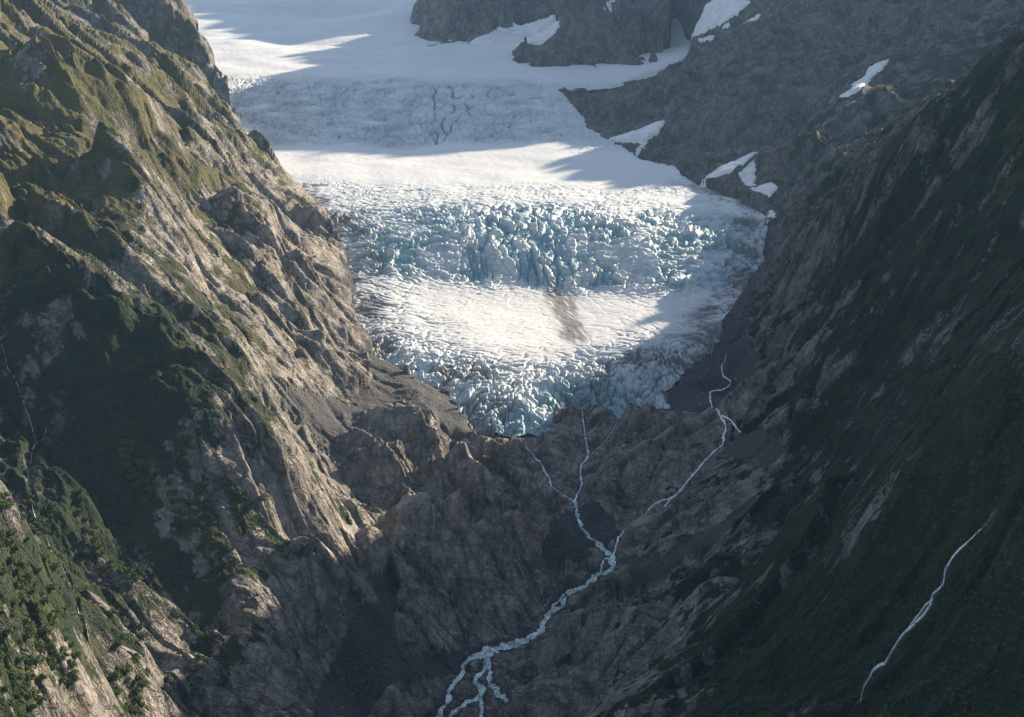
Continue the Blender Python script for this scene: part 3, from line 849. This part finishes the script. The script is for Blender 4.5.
    dirt_shade = np.maximum(dirt_shade, up_m * (0.9 * L1 * (1 - cu) + 0.55 * L2) + cu * fan * 0.8 + A * (0.55 * L1 + 0.3 * k1 + 0.25 * L2) * (1 - 0.8 * mid) + calm * 0.35 * (L2 * (y < 2500) + 0.5 * L2 * (y > 4400)))  # crevasse lines darkened: their shade is put into the ice colour
    dirt_shade = np.maximum(dirt_shade, redge * 0.5 * k1)
    return z, sd, np.clip(blue, 0, 1), np.clip(dirt_shade, 0, 1), broken
def icetop(x, y): return icebase(x, y) + 6
tg = np.linspace(-0.335, 0.27, int(1000 * QUAL))
YG = adaptive(icetop, tg, 1835.0, 8500.0, int(1150 * QUAL), 0.05)
XG = YG * tg[None, :]
ZG, SG, BG, DG, KG = par(ice, XG, YG)
VI = np.stack([XG, YG, ZG], -1).reshape(-1, 3)
FI = gridfaces(*XG.shape)
ki = (SG.reshape(-1)[FI] > -2).any(1)
def ice_material():
    k = NB('glacier ice and snow')
    A = k.attr('ice')
    blue, dirt_shade, brk = A[0], A[1], A[2]
    n1 = k.noise(0.15, 4, 0.6); n2 = k.noise(0.6, 3, 0.7); n0 = k.noise(0.008, 3, 0.5)
    sn = k.mix(n0, (0.62, 0.61, 0.585), (0.50, 0.505, 0.50))
    ic = k.mix(n1, (0.32, 0.41, 0.43), (0.54, 0.60, 0.61))
    bl = k.mix(n1, (0.14, 0.27, 0.30), (0.31, 0.44, 0.465))
    c = k.mix(k.math('MULTIPLY', brk, k.rng(n2, 0.25, 0.7, 0.35, 0.9)), sn, ic)
    c = k.mix(k.rng(k.math('ADD', blue, k.math('MULTIPLY', k.math('SUBTRACT', n1, 0.5), 0.5)), 0.15, 0.75), c, bl)
    d = k.rng(k.math('ADD', dirt_shade, k.math('MULTIPLY', k.math('SUBTRACT', n2, 0.5), 0.7)), 0.25, 0.8)
    c = k.mix(k.math('MULTIPLY', d, 0.85), c, (0.13, 0.115, 0.10))  # debris brown, also used as painted shade in the crevasses
    k.bump(k.math('ADD', k.math('MULTIPLY', n1, 0.3), k.math('MULTIPLY', n2, 0.5)), 0.5, 1.0)
    return k.fin(c, 0.6, 0.3)
MICE = ice_material()
gl = submesh('glacier', VI, FI, ki, {'ice': np.stack([BG, DG, KG], -1).reshape(-1, 3)}, MICE)
tag(gl, 'crevassed blue and white glacier flowing down the valley', kind='structure')

# ------------------------------------------------------------------ water
def landz(x, y):
    x = np.atleast_2d(x); y = np.atleast_2d(y)
    return land(x, y)[0]
def water_material(name, col, foam, fo=0.5):
    k = NB(name)
    n = k.noise(0.55, 5, 0.8); m = k.noise(0.06, 2)
    f = k.rng(k.math('ADD', n, k.math('MULTIPLY', m, 0.5)), 0.86 - 0.3 * fo, 1.0 - 0.3 * fo)
    c = k.mix(f, col, foam)
    k.bump(n, 0.4, 0.5)
    return k.fin(c, k.mix(f, (0.12,) * 3, (0.7,) * 3), 0.5)
MRIV = water_material('glacial river water', (0.09, 0.20, 0.19), (0.74, 0.82, 0.80), 0.6)
MFALL = water_material('white falling water', (0.28, 0.33, 0.35), (0.85, 0.88, 0.88), 0.85)
def ribbons(name, D, mat, lift, label, wob=0.25):
    vs, fs, off = [], [], 0
    for k, P in D.items():
        d = np.gradient(P[:, :2], axis=0); d /= np.linalg.norm(d, axis=1)[:, None] + 1e-9
        nr = np.stack([-d[:, 1], d[:, 0]], -1)
        s = np.cumsum(np.r_[0, np.linalg.norm(np.diff(P[:, :2], axis=0), axis=1)])
        sc = (abs(hash(k)) * 0 + sum(map(ord, k))) % 97
        w = P[:, 2] * (1 + 2.2 * wob * perlin(s / 13, s * 0 + sc, 5))
        wl = np.clip(1 + 1.1 * perlin(s / 6, s * 0 + sc + 7.7, 8) + 0.7 * perlin(s / 2.5, s * 0 + sc, 9), 0.25, 2.0)
        wr = np.clip(1 + 1.1 * perlin(s / 6, s * 0 + sc + 1.1, 10) + 0.7 * perlin(s / 2.5, s * 0 + sc, 11), 0.25, 2.0)
        c = P[:, :2] + nr * (0.35 * P[:, 2] * perlin(s / 14, s * 0 + sc + 3.3, 6))[:, None]
        m = 7
        q = np.linspace(-0.5, 0.5, m)
        X = c[:, None, 0] + nr[:, None, 0] * w[:, None] * np.where(q < 0, wl[:, None], wr[:, None]) * q; Y = c[:, None, 1] + nr[:, None, 1] * w[:, None] * np.where(q < 0, wl[:, None], wr[:, None]) * q
        Z = landz(X, Y)
        zc = np.median(Z[:, 2:5], axis=1) if name in ('river', 'stream') else np.max(np.stack([np.pad(Z.max(1), 1, mode='edge')[r_:r_ + len(Z)] for r_ in (0, 1, 2)]), 0)
        zc = np.convolve(np.pad(zc, 2, mode='edge'), np.ones(5) / 5, 'valid')
        Z = np.maximum(zc[:, None], Z) * 0.5 + zc[:, None] * 0.5 + lift * (1 - (np.abs(q) * 2) ** 4 * 1.2)[None, :] - 0.7 * lift * np.clip(perlin(X / 3.5, Y / 3.5, 12) * 2, 0, 1)
        V_ = np.stack([X, Y, Z], -1).reshape(-1, 3)
        vs.append(V_); fs.append(gridfaces(len(P), m) + off); off += len(V_)
    me = raw_mesh(name, np.concatenate(vs), np.concatenate(fs))
    o = link(name, me, mat)
    tag(o, label, kind='structure')
    return o
ribbons('river', WATER['river'], MRIV, 1.3, 'milky turquoise meltwater river running from the glacier snout down the valley')
ribbons('stream', WATER['stream'], MFALL, 1.7, 'thin white meltwater stream down the rock right of the river')
ribbons('waterfall', WATER['waterfall'], MFALL, 1.6, 'thin white waterfall down the dark slope at lower right')
ribbons('stream', WATER['gully'], MFALL, 1.1, 'faint thread of water in the shaded gully at far left')

# ------------------------------------------------------------------ snow patches
def snow_material():
    k = NB('old snow'); n = k.noise(0.25, 4, 0.6); n2 = k.noise(0.05, 3)
    c = k.mix(k.rng(n2, 0.4, 0.7), (0.64, 0.64, 0.635), (0.52, 0.51, 0.50))
    k.bump(n, 0.3, 0.8)
    return k.fin(c, 0.7, 0.2)
MSNOW = snow_material()
def landq(x, y): return par(lambda a, b: land(a, b)[0], x, y) if x.shape[0] > 40 else land(x, y)[0]
for (lab, poly), wp in zip(PATCH, PATCHW):
    lo_, hi_ = wp.min(0) - 8, wp.max(0) + 8
    st = max(1.5, (hi_ - lo_).max() / 150)
    X, Y = np.meshgrid(np.arange(lo_[0], hi_[0], st), np.arange(lo_[1], hi_[1], st))
    wx = 4 * perlin(X / 13, Y / 13, 801); wy = 4 * perlin(X / 13, Y / 13, 802)
    P = [tuple(p) for p in wp]
    ins = inpoly(X + wx, Y + wy, P); d = segdist(X + wx, Y + wy, P + [P[0]]) * np.where(ins, 1, -1)
    Zl = landq(X, Y)
    Zs = Zl.copy()
    for _ in range(14):
        p_ = np.pad(Zs, 1, mode='edge'); Zs = (p_[:-2, 1:-1] + p_[2:, 1:-1] + p_[1:-1, :-2] + p_[1:-1, 2:] + 2 * Zs) / 6
    Z = np.maximum(Zs, Zl - 2.5) + 4.0 * max(1, Y.mean() / 2200) * np.clip(d / 7, 0, 1) - 0.8
    v = np.stack([X, Y, Z], -1).reshape(-1, 3); f = gridfaces(*X.shape)
    kp = (d.reshape(-1)[f] > 0).any(1)
    if kp.sum() < 3: continue
    o = submesh('snow_patch', v, f, kp, {}, MSNOW)
    tag(o, lab, 'snow patch', 'snow patches on the mountainsides')
#OBJ

# ------------------------------------------------------------------ shrubs and boulders
def empty(name, loc, rz=0.0, sc=1.0):
    o = bpy.data.objects.new(name, None); COL.objects.link(o)
    o.location = loc; o.rotation_euler = (0, 0, rz); o.scale = (sc, sc, sc); o.empty_display_size = 0.5
    return o
def tube(P, r0, r1, m=5):
    P = np.array(P, float); v = []; n = len(P)
    for i, p in enumerate(P):
        r = r0 + (r1 - r0) * i / (n - 1)
        for k in range(m):
            a = 2 * math.pi * k / m; v.append(p + np.array([math.cos(a) * r, math.sin(a) * r, 0]))
    f = [(i * m + k, i * m + (k + 1) % m, (i + 1) * m + (k + 1) % m, (i + 1) * m + k) for i in range(n - 1) for k in range(m)]
    return np.array(v), np.array(f)
def crown_arrays(rng, R0, H0, n, leaf, lobes=9):
    c = []; 
    for i in range(lobes):
        a = rng.rand() * 6.283; q = R0 * 0.62 * math.sqrt(rng.rand())
        c.append((q * math.cos(a), q * math.sin(a), H0 * (0.42 + 0.5 * rng.rand() * (1 - 0.5 * q / R0)), R0 * (0.28 + 0.25 * rng.rand())))
    c = np.array(c)
    w = rng.randint(0, lobes, n)
    d = rng.normal(size=(n, 3)); d /= np.linalg.norm(d, axis=1)[:, None]
    d[:, 2] = np.abs(d[:, 2]) * 0.9 - 0.25
    p = c[w, :3] + d * (c[w, 3] * (0.6 + 0.45 * rng.rand(n)))[:, None]
    u = rng.normal(size=(n, 3)); u /= np.linalg.norm(u, axis=1)[:, None]
    t = np.cross(u, d + 1e-3); t /= np.linalg.norm(t, axis=1)[:, None] + 1e-9
    s = leaf * (0.6 + 0.8 * rng.rand(n))[:, None]
    v = np.stack([p - u * s, p + t * s * 0.6, p + u * s, p - t * s * 0.6], 1).reshape(-1, 3)
    return v, np.arange(n * 4).reshape(n, 4)
def leaf_material():
    k = NB('shrub leaves')
    n = k.noise(0.8, 3, 0.7); b = k.noise(0.05, 2)
    inf = k.n('ShaderNodeObjectInfo').outputs['Random']
    c = k.mix(n, (0.030, 0.058, 0.016), (0.100, 0.145, 0.030))
    c = k.mix(k.rng(inf, 0.2, 1.0, 0, 0.5), c, (0.075, 0.085, 0.022))
    c = k.mix(k.rng(b, 0.45, 0.65, 0, 0.5), c, (0.025, 0.05, 0.02))
    k.b.inputs['Subsurface Weight'].default_value = 0.0
    return k.fin(c, 0.7, 0.2)
def bark_material():
    k = NB('grey bark'); return k.fin(k.mix(k.noise(2.0, 4), (0.05, 0.045, 0.04), (0.13, 0.12, 0.11)), 0.9, 0.2)
MLEAF, MBARK = leaf_material(), bark_material()
variants = []
for q in range(5):
    rg = np.random.RandomState(50 + q)
    R0 = 2.6 + 0.5 * rg.rand(); H0 = 3.2 + 1.2 * rg.rand()
    v, f = crown_arrays(rg, R0, H0, 900, 0.26, 9 + q)
    cm = raw_mesh('crown', v, f, False); cm.materials.append(MLEAF)
    tv, tf, off = [], [], 0
    for s_ in range(5):
        a = rg.rand() * 6.28; rr_ = R0 * (0.25 + 0.35 * rg.rand())
        P = [(0.1 * math.cos(a), 0.1 * math.sin(a), -0.6), (0.3 * rr_ * math.cos(a), 0.3 * rr_ * math.sin(a), H0 * 0.35), (rr_ * math.cos(a), rr_ * math.sin(a), H0 * 0.8)]
        a_, b_ = tube(P, 0.13, 0.04); tv.append(a_); tf.append(b_ + off); off += len(a_)
    tm = raw_mesh('trunk', np.concatenate(tv), np.concatenate(tf)); tm.materials.append(MBARK)
    variants.append((cm, tm, v, f))
def full_z(xy):
    xy = np.asarray(xy); return land(xy[None, :, 0].copy(), xy[None, :, 1].copy())[0][0]
rg = np.random.RandomState(9)
ZONES = [  # polygon, count, label
 ([(-10,492),(22,484),(44,505),(52,540),(64,580),(80,640),(74,680),(48,650),(40,700),(60,722),(-10,722)], 150, 'rounded green alder shrub in the dense thicket on the sunlit spur at lower left'),
 ([(72,518),(84,512),(104,540),(122,560),(142,566),(150,580),(136,592),(118,590),(98,570),(80,545)], 34, 'green shrub in the diagonal belt of bushes above the lower left slabs'),
 ([(120,470),(132,468),(140,490),(160,496),(160,510),(146,530),(132,510)], 22, 'dark green bush on the shaded cliff edge above the diagonal belt'),
 ([(108,600),(130,606),(146,622),(138,640),(112,640)], 18, 'green bush in the compact clump on the lower ledge of pale slabs'),
 ([(110,650),(140,655),(150,680),(132,700),(112,690)], 16, 'green bush beside the shaded gully near the lower left corner'),
 ([(168,498),(190,500),(215,520),(220,545),(196,548),(176,530)], 22, 'dark bush on the small ledge over the bright slab wall'),
 ([(186,640),(200,640),(206,690),(192,700)], 12, 'dark green bush in the crack between the pale slabs'),
 ([(228,500),(262,496),(270,506),(240,512)], 8, 'small bush on the shaded ledge below the spur crest'),
]
nind = 0
for zi, (poly, cnt, lab) in enumerate(ZONES):
    pp = np.array(poly, float); lo_, hi_ = pp.min(0), pp.max(0)
    C_pts = []
    tries = 0
    while len(C_pts) < cnt and tries < 4000:
        tries += 1
        q = lo_ + (hi_ - lo_) * rg.rand(2)
        if not inpoly(np.array([q[0]]), np.array([q[1]]), poly)[0]: continue
        if C_pts and min((q[0] - a[0]) ** 2 + (q[1] - a[1]) ** 2 for a in C_pts) < 16: continue
        C_pts.append(q)
    C_pts = np.array(C_pts)
    h = hit(C_pts[:, 0], C_pts[:, 1])
    zz = full_z(h[:, :2])
    for i in range(len(h)):
        cm, tm, _, _ = variants[rg.randint(5)]
        o = empty('shrub', (h[i, 0], h[i, 1], zz[i] - 0.3), rg.rand() * 6.28, (1.05 + 1.0 * rg.rand()) * (h[i, 1] / 1000) ** 0.5)
        tag(o, lab, 'shrub', 'green shrubs on the lower left slopes')
        for nm, me in (('crown', cm), ('trunk', tm)):
            c = bpy.data.objects.new(nm, me); COL.objects.link(c); c.parent = o
        nind += 1
# low scrub that cannot be told apart
sel = rg.permutation(len(V))
# (only where the heath is thick, near and inside the picture)
vf = np.clip(vegf, 0, 1).reshape(-1)
px_, py_ = project(V[:, 0], V[:, 1], V[:, 2])
ok = (vf > 0.52) & (V[:, 1] < 1500) & (px_ > -30) & (px_ < 1060) & (py_ < 735) & (py_ > 200)
ids = sel[ok[sel]][:9000]
ids = ids[rg.rand(len(ids)) < np.where(V[ids, 0] < 0, np.where(py_[ids] > 440, 1.0, 0.45), 0.8)]
nq = 26
m_ = len(ids)
rad = (0.5 + 1.1 * rg.rand(m_)) * np.where(V[ids, 0] < 0, 1.0, 1.25)
d = rg.normal(size=(m_, nq, 3)); d /= np.linalg.norm(d, axis=2)[:, :, None]; d[:, :, 2] = np.abs(d[:, :, 2]) * 0.9
p = V[ids][:, None, :] + d * rad[:, None, None] * (0.75 + 0.35 * rg.rand(m_, nq, 1))
u = rg.normal(size=(m_, nq, 3)); u /= np.linalg.norm(u, axis=2)[:, :, None]
t = np.cross(u, d); t /= np.linalg.norm(t, axis=2)[:, :, None] + 1e-9
s_ = 0.30 * rad[:, None, None]
v = np.stack([p - u * s_, p + t * s_ * 0.7, p + u * s_, p - t * s_ * 0.7], 2).reshape(-1, 3)
me = raw_mesh('scrub', v, np.arange(len(v)).reshape(-1, 4), False)
o = link('scrub', me, MLEAF); tag(o, 'low green scrub scattered over the heath', kind='stuff')

def boulder_material():
    k = NB('boulder stone'); n = k.noise(0.6, 5, 0.7)
    c = k.mix(n, (0.09, 0.085, 0.08), (0.36, 0.32, 0.27)); k.bump(n, 0.6, 0.4); return k.fin(c, 0.9, 0.2)
MB_ = boulder_material()
bmesh_list = []
import bmesh
for q in range(5):
    rb = np.random.RandomState(q + 80); b = bmesh.new(); bmesh.ops.create_icosphere(b, subdivisions=2, radius=1.0)
    pl = rb.normal(size=(9, 3)); pl /= np.linalg.norm(pl, axis=1)[:, None]; of = 0.62 + 0.25 * rb.rand(9)
    for vt in b.verts:
        c_ = np.array(vt.co)
        for n_1, o_1 in zip(pl, of):
            e = c_ @ n_1 - o_1
            if e > 0: c_ = c_ - n_1 * e
        vt.co = c_ * np.array([1.15, 0.9, 0.75])
    me = bpy.data.meshes.new('boulder'); b.to_mesh(me); b.free(); me.materials.append(MB_); bmesh_list.append(me)
BZ = [  # region, count, size range, label
 ([(372,345),(400,372),(440,400),(448,428),(400,405),(368,398)], 26, (1.0, 2.4), 'grey boulder on the gravel apron left of the glacier snout'),
 ([(300,395),(345,398),(352,430),(320,420)], 14, (0.8, 1.6), 'pale boulder on the scree between the lit slabs'),
 ([(560,520),(600,505),(620,535),(575,550)], 14, (0.8, 1.7), 'boulder on the dark gravel beside the upper river'),
 ([(350,630),(395,600),(400,650),(440,662),(380,700),(330,705)], 22, (0.8, 1.8), 'boulder in the shaded gravel chute left of the river pools'),
 ([(735,330),(762,346),(745,375),(700,405),(690,380),(725,345)], 22, (1.2, 2.6), 'grey boulder on the shaded moraine right of the glacier snout'),
 ([(700,425),(770,440),(760,456),(716,450)], 8, (1.0, 2.2), 'boulder on the ledge beside the right hand stream'),
]
for poly, cnt, (a0, a1), lab in BZ:
    pp = np.array(poly, float); lo_, hi_ = pp.min(0), pp.max(0); pts_ = []
    while len(pts_) < cnt:
        q = lo_ + (hi_ - lo_) * rg.rand(2)
        if inpoly(np.array([q[0]]), np.array([q[1]]), poly)[0]: pts_.append(q)
    pts_ = np.array(pts_); h = hit(pts_[:, 0], pts_[:, 1]); zz = full_z(h[:, :2])
    for i in range(cnt):
        sc = a0 + (a1 - a0) * rg.rand() ** 2.5
        o = bpy.data.objects.new('boulder', bmesh_list[rg.randint(5)]); COL.objects.link(o)
        o.location = (h[i, 0], h[i, 1], zz[i] + 0.25 * sc); o.rotation_euler = (rg.rand() * .5, rg.rand() * .5, rg.rand() * 6.28); o.scale = (sc, sc, sc)
        tag(o, lab, 'boulder', 'boulders lying on the gravel')
q = hit(399, 390)[0]
o = bpy.data.objects.new('boulder', bmesh_list[2]); COL.objects.link(o); o.location = (q[0], q[1], full_z(q[None, :2])[0] + 0.8); o.scale = (3.4, 3.0, 3.2)
tag(o, 'largest dark boulder alone on the gravel apron left of the snout', 'boulder')

# ------------------------------------------------------------------ air
def haze(density):
    x0, x1, y0, y1 = XX.min() - 20, XX.max() + 20, -60.0, YY.max() + 20
    z0, z1 = ZZ.min() - 4, max(ZZ.max(), CAMZ) + 6
    v = np.array([(x, y, z) for z in (z0, z1) for y in (y0, y1) for x in (x0, x1)])
    f = np.array([(0, 2, 3, 1), (4, 5, 7, 6), (0, 1, 5, 4), (2, 6, 7, 3), (0, 4, 6, 2), (1, 3, 7, 5)])
    me = raw_mesh('haze', v, f, False)
    m = bpy.data.materials.new('pale air'); m.use_nodes = True; t = m.node_tree; t.nodes.clear()
    o = t.nodes.new('ShaderNodeOutputMaterial'); p = t.nodes.new('ShaderNodeVolumePrincipled')
    p.inputs['Color'].default_value = (0.40, 0.68, 1.0, 1); p.inputs['Density'].default_value = density
    p.inputs['Anisotropy'].default_value = 0.0
    t.links.new(p.outputs[0], o.inputs['Volume'])
    o = link('haze', me, m)
    tag(o, 'thin bluish mountain haze filling the valley', kind='stuff')
haze(1.9e-5)
